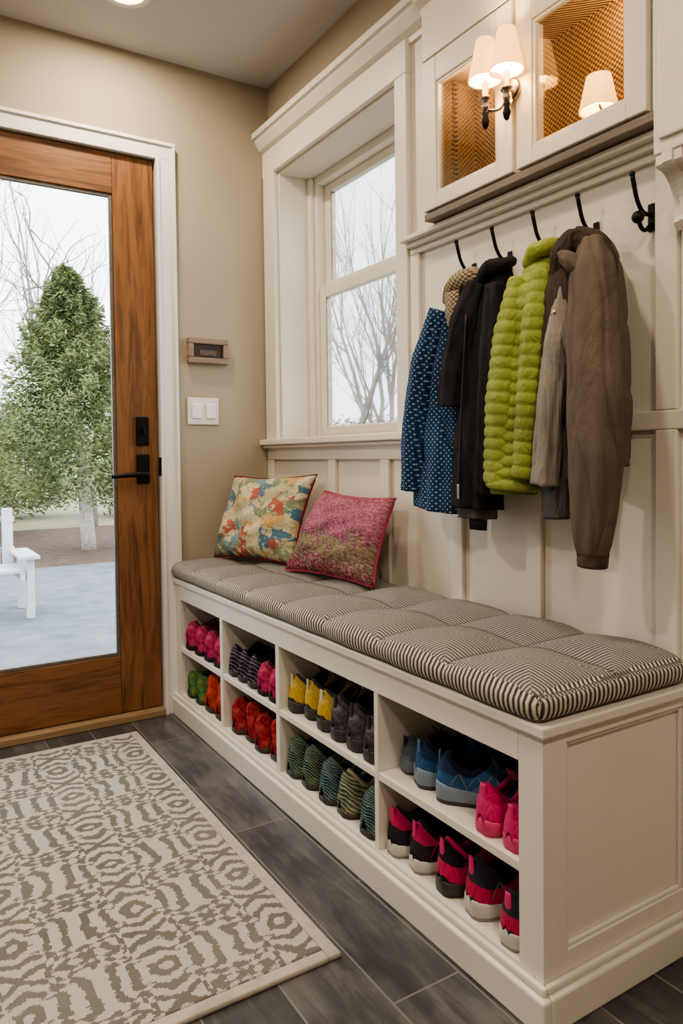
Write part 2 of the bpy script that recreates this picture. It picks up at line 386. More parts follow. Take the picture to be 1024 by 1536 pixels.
boxes('jamb',[(WX-.008,J+.05,2.668,2.68,1.07,2.15),(WX-.008,J+.05,1.85,1.862,1.07,2.15),(WX-.008,J+.05,1.862,2.668,2.138,2.15)],MAT['white'],.001,win)
fx0,fx1=WX+.135,WX+.20
boxes('frame',[(fx0,fx1,2.615,2.668,1.07,2.138),(fx0,fx1,1.862,1.915,1.07,2.138),(fx0,fx1,1.915,2.615,2.105,2.138),(fx0,fx1,1.915,2.615,1.07,1.082),
  (fx0-.018,fx0,2.636,2.668,1.07,2.138),(fx0-.018,fx0,1.862,1.895,1.07,2.138)],MAT['white'],.003,win)
def sash(y0,y1,z0,z1,x0,x1,w=.045,bot=.05,top=.045):
    s=boxes('sash',[(x0,x1,y0,y0+w,z0,z1),(x0,x1,y1-w,y1,z0,z1),(x0,x1,y0+w,y1-w,z1-top,z1),(x0,x1,y0+w,y1-w,z0,z0+bot)],MAT['white'],.004)
    attach(s,win); g=boxes('pane',[((x0+x1)/2-.002,(x0+x1)/2+.002,y0+w,y1-w,z0+bot,z1-top)],MAT['glass'],0); attach(g,win)
    gk=boxes('gasket',[(x0+.004,x1-.004,y1-w-.006,y1-w+.001,z0+bot,z1-top)],MAT['nickel'],0); attach(gk,win)
sash(1.915,2.615,1.082,1.685,fx0+.008,fx0+.034,bot=.035)
sash(1.915,2.615,1.665,2.105,fx0+.036,fx1-.003,bot=.045,top=.035)

# ------------------------------------------------------------------ door
casing=boxes('trim_7',[(DX1,.9695,FY-.018,FY,0,DZ),(DX0-.075,DX0,FY-.018,FY,0,DZ),(DX0-.075,.9695,FY-.018,FY,DZ,2.206),
   (DX1,DX1+.014,FY-.026,FY-.018,0,DZ),(.957,.9695,FY-.026,FY-.018,0,2.193),(DX0,.9695,FY-.026,FY-.018,2.193,2.206)],MAT['whitedoor'],.002); tag(casing,kind='structure')
tag(boxes('trim_8',[(DX0,DX1,FY-.03,FY+.15,0,.028)],MAT['sillwood'],.004),kind='structure')
door=thing('door_1','brown wooden exterior door with full glass panel and black lever','door',(.42,FY+.03,.03)); door['kind']='structure'
d0,d1=FY+.005,FY+.05; A,B=DX0+.006,DX1-.006
boxes('door_stile',[(.735,B,d0,d1,.032,DZ-.004)],MAT['doorwood_v'],.003,door)
boxes('door_stile',[(A,.08,d0,d1,.032,DZ-.004)],MAT['doorwood_v'],.003,door)
boxes('door_rail',[(.08,.735,d0,d1,1.985,DZ-.004)],MAT['doorwood_h'],.003,door)
boxes('door_rail',[(.08,.735,d0,d1,.032,.25)],MAT['doorwood_h'],.003,door)
boxes('glazing_bead',[(.722,.735,d0+.006,d0+.02,.25,1.985),(.08,.093,d0+.006,d0+.02,.25,1.985),(.093,.722,d0+.006,d0+.02,1.972,1.985),(.093,.722,d0+.006,d0+.02,.25,.263)],metal('bead',(120,116,110),.4,.3),.002,door)
boxes('door_pane',[(.08,.735,d0+.022,d0+.027,.25,1.985)],MAT['glass'],0,door)
boxes('deadbolt_plate',[(.806,.856,d0-.012,d0,1.047,1.156)],MAT['black'],.005,door)
boxes('handle_plate',[(.806,.856,d0-.012,d0,.90,1.012)],MAT['black'],.005,door)
joined('lever_handle',[tube_data([(.831,d0-.012,.935),(.831,d0-.05,.935)],[.011,.011],seg=14),tube_data([(.838,d0-.05,.936),(.80,d0-.052,.937),(.75,d0-.05,.934),(.70,d0-.046,.930)],[.012,.011,.009,.008],seg=14,n=14)],MAT['black'],door)
boxes('strike_plate',[(B+.002,DX1+.002,d0-.03,d0-.004,.93,1.0)],MAT['black'],.001,door)
boxes('thumb_turn',[(.826,.836,d0-.03,d0-.012,1.085,1.115)],MAT['black'],.003,door)

fr=thing('wall_frame','small tan wooden frame holding a dark panel, on beige wall','frame',(1.095,FY-.01,1.37))
y0,y1=FY-.026,FY-.001
mF=wood('frame_wood',[(104,86,72),(132,112,96),(146,128,110)],axis=0)
boxes('frame_border',[(1.01,1.18,y0,y1,1.447,1.47),(1.01,1.18,y0,y1,1.37,1.393),(1.01,1.033,y0,y1,1.393,1.447),(1.157,1.18,y0,y1,1.393,1.447)],mF,.004,fr)
boxes('dark_panel',[(1.033,1.157,y0+.012,y1,1.393,1.447)],paint('dark_panel_paint',(52,42,36),.4,.3,15),0,fr)
boxes('inner_tile',[(1.06,1.13,y0+.009,y0+.012,1.402,1.424)],paint('tile_brown',(92,76,64),.4,.3,40),0,fr)
sw=thing('light_switch','white double rocker light switch on beige wall','switch',(1.075,FY-.005,1.13))
boxes('switch_plate',[(1.01,1.14,FY-.008,FY-.001,1.128,1.235)],MAT['whitedoor'],.003,sw)
for xx in (1.026,1.084):
    boxes('rocker',[(xx,xx+.04,FY-.014,FY-.008,1.152,1.211)],paint('rocker_plastic',(238,237,234),.3,.01),.003,sw)

# ------------------------------------------------------------------ bench
bench=thing('storage_bench','cream built-in mudroom bench with eight open shoe cubbies','bench',(1.15,1.83,0))
W2=MAT['white2']; XB=WX-.012; YE=FY-.001
D=[(1.381,1.397),(1.883,1.905),(2.301,2.325)]
boxes('bench_top',[(BX-.012,XB-.012,BY-.012,YE,.512,.5326)],W2,.004,bench)
boxes('cubby_base',[(BX,XB,BY+.0205,YE,.0,.085)],W2,0,bench)
boxes('back_board',[(XB-.02,XB-.0105,BY+.03,YE,.085,.512)],W2,0,bench)
boxes('face_frame',[(BX,BX+.02,.9385,2.7195,.452,.5115),(BX,BX+.02,BY,.938,.0855,.5115),(BX,BX+.02,2.72,YE,.0855,.5115),(BX,BX+.02,BY,BY+.02,0,.085)],W2,.001,bench)
for a,b in D: boxes('divider',[(BX+.0005,XB-.02,a,b,.085,.452)],W2,.0015,bench)
ys=[.90]+[v for ab in D for v in ab]+[2.76]
for i in range(0,8,2):
    boxes('shelf',[(BX+.001,XB-.02,ys[i]+(.0385 if i==0 else .0005),ys[i+1]-.0005,.250,.268)],W2,.0015,bench)
boxes('inner_end',[(BX+.0205,XB-.0205,2.72,YE,.0855,.5115)],W2,0,bench)
boxes('end_panel',[(BX+.0205,XB-.02,BY+.012,BY+.058,.0,.5115),(BX+.0205,1.004,BY,BY+.0115,.0,.5115),(1.345,XB-.02,BY,BY+.0115,0,.5115),(1.0045,1.3445,BY,BY+.0115,.49,.5115),(1.0045,1.3445,BY,BY+.0115,.0,.119)],W2,.0015,bench)
boxes('panel_bead',[(1.004,1.012,BY+.004,BY+.012,.119,.49),(1.337,1.345,BY+.004,BY+.012,.119,.49),(1.012,1.337,BY+.004,BY+.012,.482,.49),(1.012,1.337,BY+.004,BY+.012,.119,.127)],W2,.003,bench)
boxes('base_molding',[(BX-.022,BX-.0005,BY-.02,YE,0,.066),(BX-.0005,XB,BY-.02,BY-.0005,0,.066),(BX-.013,BX-.0005,BY-.012,YE,.066,.082),(BX-.0005,XB,BY-.012,BY-.0005,.066,.082)],W2,.005,bench)
def quilt(p):
    x,y,z=p
    if z>.56:
        u=((y-.885)/.236)%1; w=((x-.925)/.22)%1
        su=max(0,math.sin(math.pi*u))**.55; sw_=abs(math.sin(math.pi*w))**.55
        k=min(1,(z-.56)/.03)
        z+=k*(-.018+.023*su*(sw_*.7+.3)+.0022*math.sin(31*y)*math.sin(23*x))
    s=.005*math.sin(math.pi*(((y-.885)/.236)%1))
    if x<1: x-=s-.003
    return np.array([x,y,z])
cu=rbox('bench_cushion',.922,1.362,.872,2.776,.5330,.603,.028,(34,300,4),MAT['stripe'],fn=quilt)
tag(cu,'long tufted striped cushion in cream and charcoal on the bench','cushion')

# ------------------------------------------------------------------ pillows
def pillow(name,corners,T,mat,label,pip=MAT['piping'],lean=(-.9,-.3,.2),seed=1):
    bl,br,tr,tl=[np.array(c,float) for c in corners]; n=34
    nr=np.cross(br-bl,tl-bl); nr/=np.linalg.norm(nr)
    if nr@np.array(lean)<0: nr=-nr
    r=np.random.RandomState(seed); ph=r.rand(6)*6
    cen=(bl+br+tr+tl)/4
    o=thing(name,label,'pillow',tuple(cen*[1,1,0]+[0,0,min(bl[2],br[2])]),group='throw pillows on the bench')
    vs=[];fs=[];uv=[]
    def base(u,v):
        a=2*u-1;b=2*v-1
        k=.085; u2=.5+a/2*(1-k*(1-b*b)); v2=.5+b/2*(1-k*(1-a*a))
        return bl*(1-u2)*(1-v2)+br*u2*(1-v2)+tr*u2*v2+tl*(1-u2)*v2
    for side in (1,-1):
        for j in range(n+1):
            for i in range(n+1):
                u,v=i/n,j/n;a=2*u-1;b=2*v-1
                t=T*(max(0,(1-a*a)*(1-b*b)))**.42
                t*=1+.16*math.sin(5*a+ph[0])*math.sin(4*b+ph[1])+.10*math.sin(9*a+3*b+ph[2])+.06*math.sin(14*b-7*a+ph[3])
                vs.append(base(u,v)+nr*side*t*(1 if side>0 else .6)); uv.append((u,v))
    m=(n+1)**2
    for s in (0,1):
        for j in range(n):
            for i in range(n):
                q=[s*m+j*(n+1)+i,s*m+j*(n+1)+i+1,s*m+(j+1)*(n+1)+i+1,s*m+(j+1)*(n+1)+i]
                fs.append(q if s==0 else q[::-1])
    ob=mesh_obj('pillow_cover',vs,fs,mat,True,o,uv)
    bm=bmesh.new(); bm.from_mesh(ob.data); bmesh.ops.remove_doubles(bm,verts=bm.verts,dist=.0003); bmesh.ops.recalc_face_normals(bm,faces=bm.faces); bm.to_mesh(ob.data); bm.free()
    pts=[base(t,0) for t in np.linspace(0,1,15)[:-1]]+[base(1,t) for t in np.linspace(0,1,15)[:-1]]+[base(1-t,1) for t in np.linspace(0,1,15)[:-1]]+[base(0,1-t) for t in np.linspace(0,1,15)]
    tube('piping',pts,[.004]*len(pts),pip,o,seg=8,ref=(.3,.2,.9))
zb=.607
pillow('throw_pillow',[(1.085,2.71,zb),(1.225,2.31,zb),(1.33,2.32,.93),(1.20,2.76,.92)],.075,MAT['floral'],'floral multicolour square pillow with maroon piping in the corner',seed=2)
pillow('throw_pillow',[(1.16,2.25,zb),(1.215,1.79,zb),(1.32,1.82,.865),(1.305,2.22,.875)],.075,MAT['pinkp'],'pink and olive mottled pillow leaning on the wainscot',pip=fabric('crimson_edge',(164,60,90),.2),seed=5)

# ------------------------------------------------------------------ rug
rx0,rx1,ry0,ry1=-.62,.745,1.225,2.63
rug=thing('area_rug','taupe and ivory geometric woven rug on slate tile','rug',(.06,1.93,0))
rbox('rug_field',rx0+.028,rx1-.028,ry0+.028,ry1-.028,.0005,.013,.005,(4,4,1),MAT['rug'],rug)
boxes('rug_border',[(rx0,rx0+.028,ry0,ry1,.0005,.012),(rx1-.028,rx1,ry0,ry1,.0005,.012),(rx0+.028,rx1-.028,ry0,ry0+.028,.0005,.012),(rx0+.028,rx1-.028,ry1-.028,ry1,.0005,.012)],MAT['rugedge'],.004,rug)

# ------------------------------------------------------------------ upper cabinet
cab=thing('wall_cabinet','cream wall cabinet with two glass doors and burlap lining','cabinet',(1.33,1.27,1.65))
CX=1.292; Wm=MAT['white']
boxes('cabinet_body',[(CX+.012,WX-.009,1.612,1.63,1.67,2.235),(CX+.012,WX-.009,.905,.925,1.67,2.235),(CX+.012,WX-.009,.925,1.612,2.05,2.235),(CX+.012,WX-.009,.925,1.612,1.67,1.684),(CX+.016,WX-.009,1.265,1.28,1.684,2.034)],Wm,.002,cab)
boxes('cabinet_soffit',[(CX-.002,WX-.009,.905,1.63,1.648,1.669)],MAT['soffit'],.003,cab)
LX=WX+.06
boxes('burlap_lining',[(LX,LX+.012,.951,1.589,1.686,2.039),(WX-.009,LX,1.584,1.589,1.687,2.036),(WX-.009,LX,.951,.956,1.687,2.036),(CX+.014,LX,.957,1.583,2.035,2.0395),(CX+.014,WX-.009,.926,1.61,2.0396,2.0495),
   (CX+.016,WX-.009,1.600,1.611,1.687,2.039),(CX+.016,WX-.009,.9255,.94,1.687,2.039),(WX-.012,WX-.0085,1.589,1.6,1.687,2.039)],MAT['burlap'],0,cab)
def cdoor(y0,y1,z0,z1,gy0,gy1,gz0,gz1):
    d=boxes('cabinet_door',[(CX-.008,CX+.011,y0,gy0,z0,z1),(CX-.008,CX+.011,gy1,y1,z0,z1),(CX-.008,CX+.011,gy0,gy1,z0,gz0),(CX-.008,CX+.011,gy0,gy1,gz1,z1)],Wm,.003); attach(d,cab)
    b=boxes('door_bead',[(CX-.004,CX+.006,gy0,gy0+.008,gz0,gz1),(CX-.004,CX+.006,gy1-.008,gy1,gz0,gz1),(CX-.004,CX+.006,gy0+.008,gy1-.008,gz0,gz0+.008),(CX-.004,CX+.006,gy0+.008,gy1-.008,gz1-.008,gz1)],Wm,.002)
    b.parent=d
    g=boxes('glass_pane',[(CX+.001,CX+.004,gy0+.008,gy1-.008,gz0+.008,gz1-.008)],MAT['glass'],0); g.parent=d
cdoor(1.285,1.628,1.672,2.08,1.338,1.570,1.71,2.01)
cdoor(.922,1.272,1.672,2.08,.968,1.222,1.71,2.0)
boxes('cabinet_header',[(CX-.006,CX+.012,.90,1.63,2.086,2.235)],Wm,.002,cab)
boxes('cabinet_pilaster',[(CX-.012,WX-.023,.80,.903,1.575,2.235),(CX-.02,CX-.012,.815,.888,1.60,2.235)],Wm,.003,cab)
tag(boxes('trim_9',[(WX-.062,WX-.009,.905,1.79,1.632,1.646),(WX-.04,WX-.009,.905,1.78,1.618,1.632)],Wm,.003),kind='structure')
pts=[(WX-.023,1.575),(CX-.008,1.575),(CX-.008,1.555)]
for t in np.linspace(0,1,12):
    a=math.pi/2*t; pts.append((CX-.003+.055*math.sin(a)*1.0,1.55-.085*(1-math.cos(a))))
pts+=[(WX-.04,1.455),(WX-.03,1.44),(WX-.023,1.44)]
prof_y('corbel',pts,.845,.90,Wm,cab)
prof_y('corbel_scroll',[(x-.006,z) for x,z in pts],.862,.883,Wm,cab)

# lamps
shade_m=emis('lit_linen_shade',(255,180,96),1.5,(232,208,160))
bulb_m=emis('glowing_bulb',(255,214,150),18)
def shade(nm,c,rb,rt,h,parent):
    return lathe(nm,[(rb,0),(rb*.99,.002),(rt,h),(rt-.002,h),(rb-.003,.002),(rb-.003,0),(rb,0)],c,shade_m,32,parent)
def pt(loc,p,col=(1,.67,.36),r=.02):
    l=bpy.data.lights.new('point_light','POINT'); l.energy=p; l.color=col; l.shadow_soft_size=r
    o=bpy.data.objects.new('point_light',l); o.location=loc; C.objects.link(o); return o
sc=thing('wall_sconce','two-arm brass sconce with cream fabric shades between cabinet doors','lamp',(CX-.02,1.29,1.80))
lathe('back_plate',[(.0,-.012),(.022,-.012),(.026,-.006),(.026,0)],(CX-.0085,1.279,1.86),MAT['nickel'],24,sc,axis='x')
for (yy,xx) in ((1.315,1.228),(1.255,1.238)):
    zz=1.885
    tube('sconce_arm',[(CX-.02,1.279,1.86),(xx+.03,(yy+1.279)/2,1.815),(xx,yy,1.815),(xx,yy,zz+.01)],[.004,.004,.004,.004],MAT['nickel'],sc,seg=10,n=24,smooth_it=3)
    lathe('candle_socket',[(0,-.03),(.006,-.028),(.010,-.015),(.005,-.006),(.014,0),(.015,.005),(.008,.008),(.008,.04),(.0,.04)],(xx,yy,zz-.045),MAT['nickel'],20,sc)
    lathe('finial',[(0,-.045),(.006,-.04),(.010,-.026),(.006,-.012),(.009,-.006),(.004,0),(.0,.002)],(xx,yy,zz-.07),MAT['black'],16,sc)
    lathe('bulb',[(0,0),(.008,.003),(.013,.02),(.010,.038),(0,.048)],(xx,yy,zz),bulb_m,16,sc)
    shade('lamp_shade',(xx,yy,zz),.041,.021,.095,sc)
    pt((xx,yy,zz+.055),3.6,r=.012)
for yy,xx,zz,sl in ((1.105,1.372,1.765,1.),(1.375,1.38,1.70,.62)):  # lit shades built behind the glass to stand in for reflected lamps
    lp=thing('reflection_lamp','small lit cream shade standing in for a lamp reflection in the cabinet glass','lamp',(xx,yy,zz-.03),group='lit shades standing in for reflections in the cabinet glass')
    shade('lamp_shade',(xx,yy,zz),.043*sl,.027*sl,.075*sl,lp)
    tube('lamp_arm',[(LX-.001,yy,zz+.02*sl),(xx+.01,yy,zz-.005),(xx,yy,zz+.02*sl)],[.003,.003,.003],MAT['nickel'],lp,seg=8,n=12)
    lathe('bulb',[(0,0),(.008*sl,.003),(.011*sl,.02*sl),(0,.04*sl)],(xx,yy,zz+.015*sl),bulb_m,16,lp)
    pt((xx,yy,zz+.04*sl),1.8*sl,r=.01)
for yy,zz in ((1.50,1.99),(1.05,1.99)): pt((1.36,yy,zz),1.0,r=.01)  # bare point lights inside the cabinet
def cap_item(loc,r,col,label):
    o=thing('knit_cap',label,'cap',loc)
    lathe('cap_crown',[(r,.012),(r*1.0,.022),(r*.85,.038),(r*.5,.048),(0,.05)],loc,fabric('cap_fabric',col),24,o)
    lathe('cap_band',[(r*.9,0),(r*1.04,.001),(r*1.06,.012),(r*1.0,.014)],loc,fabric('cap_band_fabric',tuple(c*.6 for c in col)),24,o)
cap_item((1.335,1.035,1.6845),.032,(64,50,42),'small dark brown felt cap on the cabinet floor')
cap_item((1.335,1.515,1.6845),.034,(80,46,40),'small dark red felt cap on the cabinet floor')

def downlight_or_fill(x,y,p,size=.12):
    o=thing('ceiling_light_or_fill','round recessed ceiling light with white rim, added as fill except near the door','light',(x,y,ZC-.02),group='recessed ceiling lights')
    lathe('light_rim',[(.062,-.001),(.062,-.006),(.078,-.008),(.084,-.001)],(x,y,ZC),MAT['whitedoor'],32,o)
    lathe('light_lens',[(0,-.003),(.062,-.003)],(x,y,ZC),emis('downlight_lens',(255,216,160),6),32,o)
    l=bpy.data.lights.new('downlight_or_fill','AREA'); l.shape='DISK'; l.size=size; l.energy=p; l.color=(1,.83,.64)
    q=bpy.data.objects.new('downlight_or_fill',l); q.location=(x,y,ZC-.012); C.objects.link(q)
downlight_or_fill(.70,2.44,9)
downlight_or_fill(.45,1.0,8)  # this one and those below: unseen, added as fill light
downlight_or_fill(-.75,1.6,15)
downlight_or_fill(.3,-.6,14)
downlight_or_fill(-.7,-.6,13)

# ------------------------------------------------------------------ hooks and coats
def hook(y,label='black iron double coat hook on cream panel'):
    x=WX-.009; dz=-.05; o=thing('coat_hook',label,'hook',(x,y,1.45),group='coat hooks on the panel')
    boxes('hook_plate',[(x-.004,x,y-.008,y+.008,1.51+dz,1.568+dz)],MAT['black'],.002,o)
    joined('hook_prong',[tube_data([(x-.004,y,1.545+dz),(x-.03,y,1.542+dz),(x-.05,y,1.568+dz),(x-.064,y,1.615+dz)],[.0048,.0045,.0045,.0048],seg=10,n=16,smooth_it=3),
        tube_data([(x-.004,y,1.525+dz),(x-.022,y,1.508+dz),(x-.036,y,1.512+dz),(x-.044,y,1.528+dz)],[.0045,.0045,.0045,.0045],seg=10,n=16,smooth_it=3),
        ellip((x-.064,y,1.617+dz),(.006,.006,.006),12,8),ellip((x-.046,y,1.533+dz),(.013,.013,.013),12,8)],MAT['black'],o)
HY=[1.515,1.38,1.243,1.11,.970]
for y in HY: hook(y)
def jacket(label,loc): return thing('jacket',label,'jacket',loc,group='jackets hanging on the coat hooks')
# 1 blue dotted
j=jacket('navy jacket with pale dots and cream knit collar',(1.28,1.54,.85))
tube('jacket_body',[(1.31,1.46,1.43),(1.30,1.47,1.405),(1.295,1.49,1.35),(1.29,1.52,1.2),(1.285,1.545,1.05),(1.285,1.565,.85)],[(.02,.02),(.045,.035),(.065,.045),(.078,.05),(.085,.052),(.09,.055)],MAT['dot'],j,seg=72,n=90,wr=.11,wf=6,seed=3,hz=.5)
tube('sleeve',[(1.255,1.52,1.38),(1.24,1.575,1.25),(1.235,1.615,1.08),(1.24,1.63,.90)],[(.028,.03),(.038,.036),(.036,.034),(.032,.03)],MAT['dot'],j,seg=44,n=60,wr=.11,wf=4,seed=5,hz=.5)
joined('knit_collar',[tube_data([(1.26,1.49,1.40),(1.245,1.46,1.43),(1.255,1.41,1.445),(1.29,1.42,1.46),(1.31,1.47,1.46),(1.29,1.50,1.43)],[.02,.024,.024,.02,.02,.018],seg=16,n=36,wr=.12,wf=3,seed=2),
   tube_data([(1.232,1.445,1.41),(1.228,1.44,1.36),(1.232,1.44,1.31)],[(.024,.012),(.024,.014),(.012,.008)],seg=16,n=20,wr=.1)],MAT['creamknit'],j)
# 2 charcoal
j=jacket('charcoal zip jacket hanging beside a lime puffer',(1.26,1.385,.84))
tube('jacket_body',[(1.305,1.34,1.455),(1.295,1.335,1.43),(1.28,1.345,1.37),(1.265,1.365,1.2),(1.26,1.38,1.05),(1.257,1.39,.865)],[(.018,.02),(.04,.03),(.06,.042),(.066,.046),(.069,.048),(.073,.05)],MAT['jblack'],j,seg=72,n=90,wr=.13,wf=5,seed=8,hz=.5)
tube('sleeve',[(1.255,1.375,1.42),(1.235,1.40,1.34),(1.222,1.425,1.22),(1.222,1.437,1.12)],[(.028,.026),(.038,.034),(.04,.036),(.043,.037)],MAT['jblack'],j,seg=44,n=50,wr=.12,wf=4,seed=12,hz=.5)
tube('sleeve',[(1.235,1.295,1.40),(1.218,1.29,1.25),(1.216,1.303,1.05),(1.22,1.318,.90)],[(.022,.02),(.028,.024),(.028,.024),(.026,.022)],MAT['jblack'],j,seg=44,n=60,wr=.12,wf=4,seed=13,hz=.5)
tube('collar',[(1.262,1.375,1.425),(1.25,1.335,1.455),(1.26,1.295,1.45),(1.295,1.295,1.465),(1.315,1.335,1.47)],[.014,.018,.016,.014,.012],MAT['jblack'],j,seg=14,n=30,wr=.1)
tube('lining_hem',[(1.262,1.39,.88),(1.262,1.39,.838)],[(.064,.035),(.060,.034)],MAT['jdgrey'],j,seg=30,n=8,wr=.08)
tube('strap',[(1.25,1.375,.85),(1.25,1.375,.81)],[(.032,.01),(.03,.01)],MAT['jblack'],j,seg=14)
boxes('zipper_pull',[(1.198,1.202,1.385,1.394,.888,.925)],MAT['nickel'],.001,j)
tube('zipper',[(1.212,1.37,1.34),(1.206,1.376,1.2),(1.203,1.384,1.05),(1.201,1.389,.92)],[.003,.003,.003,.003],MAT['blackrub'],j,seg=8,n=20)
# 3 lime puffer
j=jacket('lime green quilted puffer jacket with horizontal baffles',(1.24,1.25,.92))
def puffer(nm,path,rad,rows,parent,seed,wf=5):
    tube(nm,path,rad,MAT['jlime'],parent,seg=60,n=rows*9,wr=.03,wf=wf,rows=rows,seed=seed,smooth_it=3)
puffer('jacket_body',[(1.295,1.185,1.45),(1.28,1.19,1.41),(1.262,1.20,1.35),(1.25,1.225,1.2),(1.246,1.238,1.05),(1.245,1.248,.915)],[(.03,.022),(.046,.035),(.06,.045),(.069,.052),(.073,.054),(.074,.056)],20,j,4)
puffer('sleeve',[(1.24,1.150,1.40),(1.22,1.15,1.3),(1.215,1.165,1.12),(1.215,1.185,.945)],[(.025,.024),(.033,.03),(.032,.03),(.030,.026)],17,j,6,3)
puffer('sleeve',[(1.245,1.225,1.40),(1.218,1.235,1.28),(1.208,1.25,1.12),(1.21,1.265,.93)],[(.025,.024),(.038,.028),(.042,.028),(.038,.024)],18,j,9,3)
puffer('collar',[(1.262,1.215,1.43),(1.25,1.185,1.455),(1.262,1.15,1.46),(1.29,1.15,1.47)],[.015,.018,.018,.013],4,j,3,3)
tube('hem',[(1.245,1.248,.92),(1.245,1.248,.905)],[(.064,.046),(.062,.045)],fabric('lime_hem',(106,118,54)),j,seg=40,n=4)
# 4 grey fleece
j=jacket('light grey fleece hanging under a taupe jacket',(1.25,1.13,.86))
tube('jacket_body',[(1.315,1.11,1.44),(1.305,1.115,1.3),(1.30,1.12,1.1),(1.295,1.13,.93)],[(.015,.02),(.035,.03),(.04,.035),(.045,.036)],MAT['jgrey'],j,seg=36,n=40,wr=.1)
tube('sleeve',[(1.24,1.08,1.36),(1.215,1.085,1.24),(1.21,1.105,1.08),(1.215,1.125,.93)],[(.02,.02),(.030,.028),(.030,.026),(.03,.024)],MAT['jgrey'],j,seg=40,n=56,wr=.13,wf=4,seed=22,hz=.5)
tube('cuff',[(1.245,1.120,.945),(1.245,1.118,.855)],[(.034,.026),(.032,.024)],MAT['jdgrey'],j,seg=26,n=14,wr=.06)
# 5 taupe
j=jacket('taupe canvas jacket with hood and ribbed cuff',(1.26,1.03,.76))
tube('jacket_body',[(1.315,1.06,1.46),(1.305,1.055,1.43),(1.29,1.045,1.36),(1.285,1.03,1.2),(1.285,1.02,1.05),(1.29,1.02,.97)],[(.02,.02),(.042,.035),(.058,.042),(.062,.046),(.06,.044),(.05,.04)],MAT['jtaupe'],j,seg=56,n=70,wr=.1,wf=5,seed=31)
tube('sleeve',[(1.25,1.02,1.43),(1.228,1.005,1.37),(1.212,.987,1.25),(1.207,.976,1.10),(1.21,.981,.98),(1.217,.993,.87),(1.22,1.0,.81),(1.22,1.0,.79)],[(.03,.03),(.048,.042),(.054,.048),(.059,.047),(.057,.044),(.050,.040),(.040,.035),(.032,.03)],MAT['jtaupe'],j,seg=80,n=120,wr=.10,wf=3,seed=41,hz=.25)
tube('cuff',[(1.22,1.0,.802),(1.221,1.002,.766)],[(.034,.031),(.031,.028)],MAT['rib'],j,seg=48,n=8,wr=.035,wf=18)
tube('lapel',[(1.25,1.085,1.43),(1.228,1.09,1.36),(1.218,1.105,1.25),(1.225,1.12,1.13)],[(.026,.012),(.038,.014),(.034,.014),(.012,.008)],MAT['jtauped'],j,seg=30,n=50,wr=.12,wf=3,seed=35,hz=.2)
tube('hood',[(1.245,1.115,1.36),(1.232,1.09,1.42),(1.24,1.06,1.452),(1.25,1.015,1.43),(1.245,.98,1.38),(1.235,.965,1.33)],[(.014,.014),(.024,.022),(.024,.024),(.026,.024),(.018,.018),(.01,.01)],MAT['jtauped'],j,seg=32,n=60,wr=.12,wf=3,seed=36,hz=.3)
tube('hood_fold',[(1.225,1.075,1.41),(1.208,1.035,1.39),(1.212,1.0,1.36)],[(.014,.02),(.02,.026),(.01,.014)],MAT['jtaupe'],j,seg=26,n=30,wr=.12,wf=3,seed=37,hz=.3)
lathe('button',[(0,-.003),(.007,-.003),(.008,0),(.003,.001)],(1.203,1.085,1.295),MAT['nickel'],16,j,axis='x')

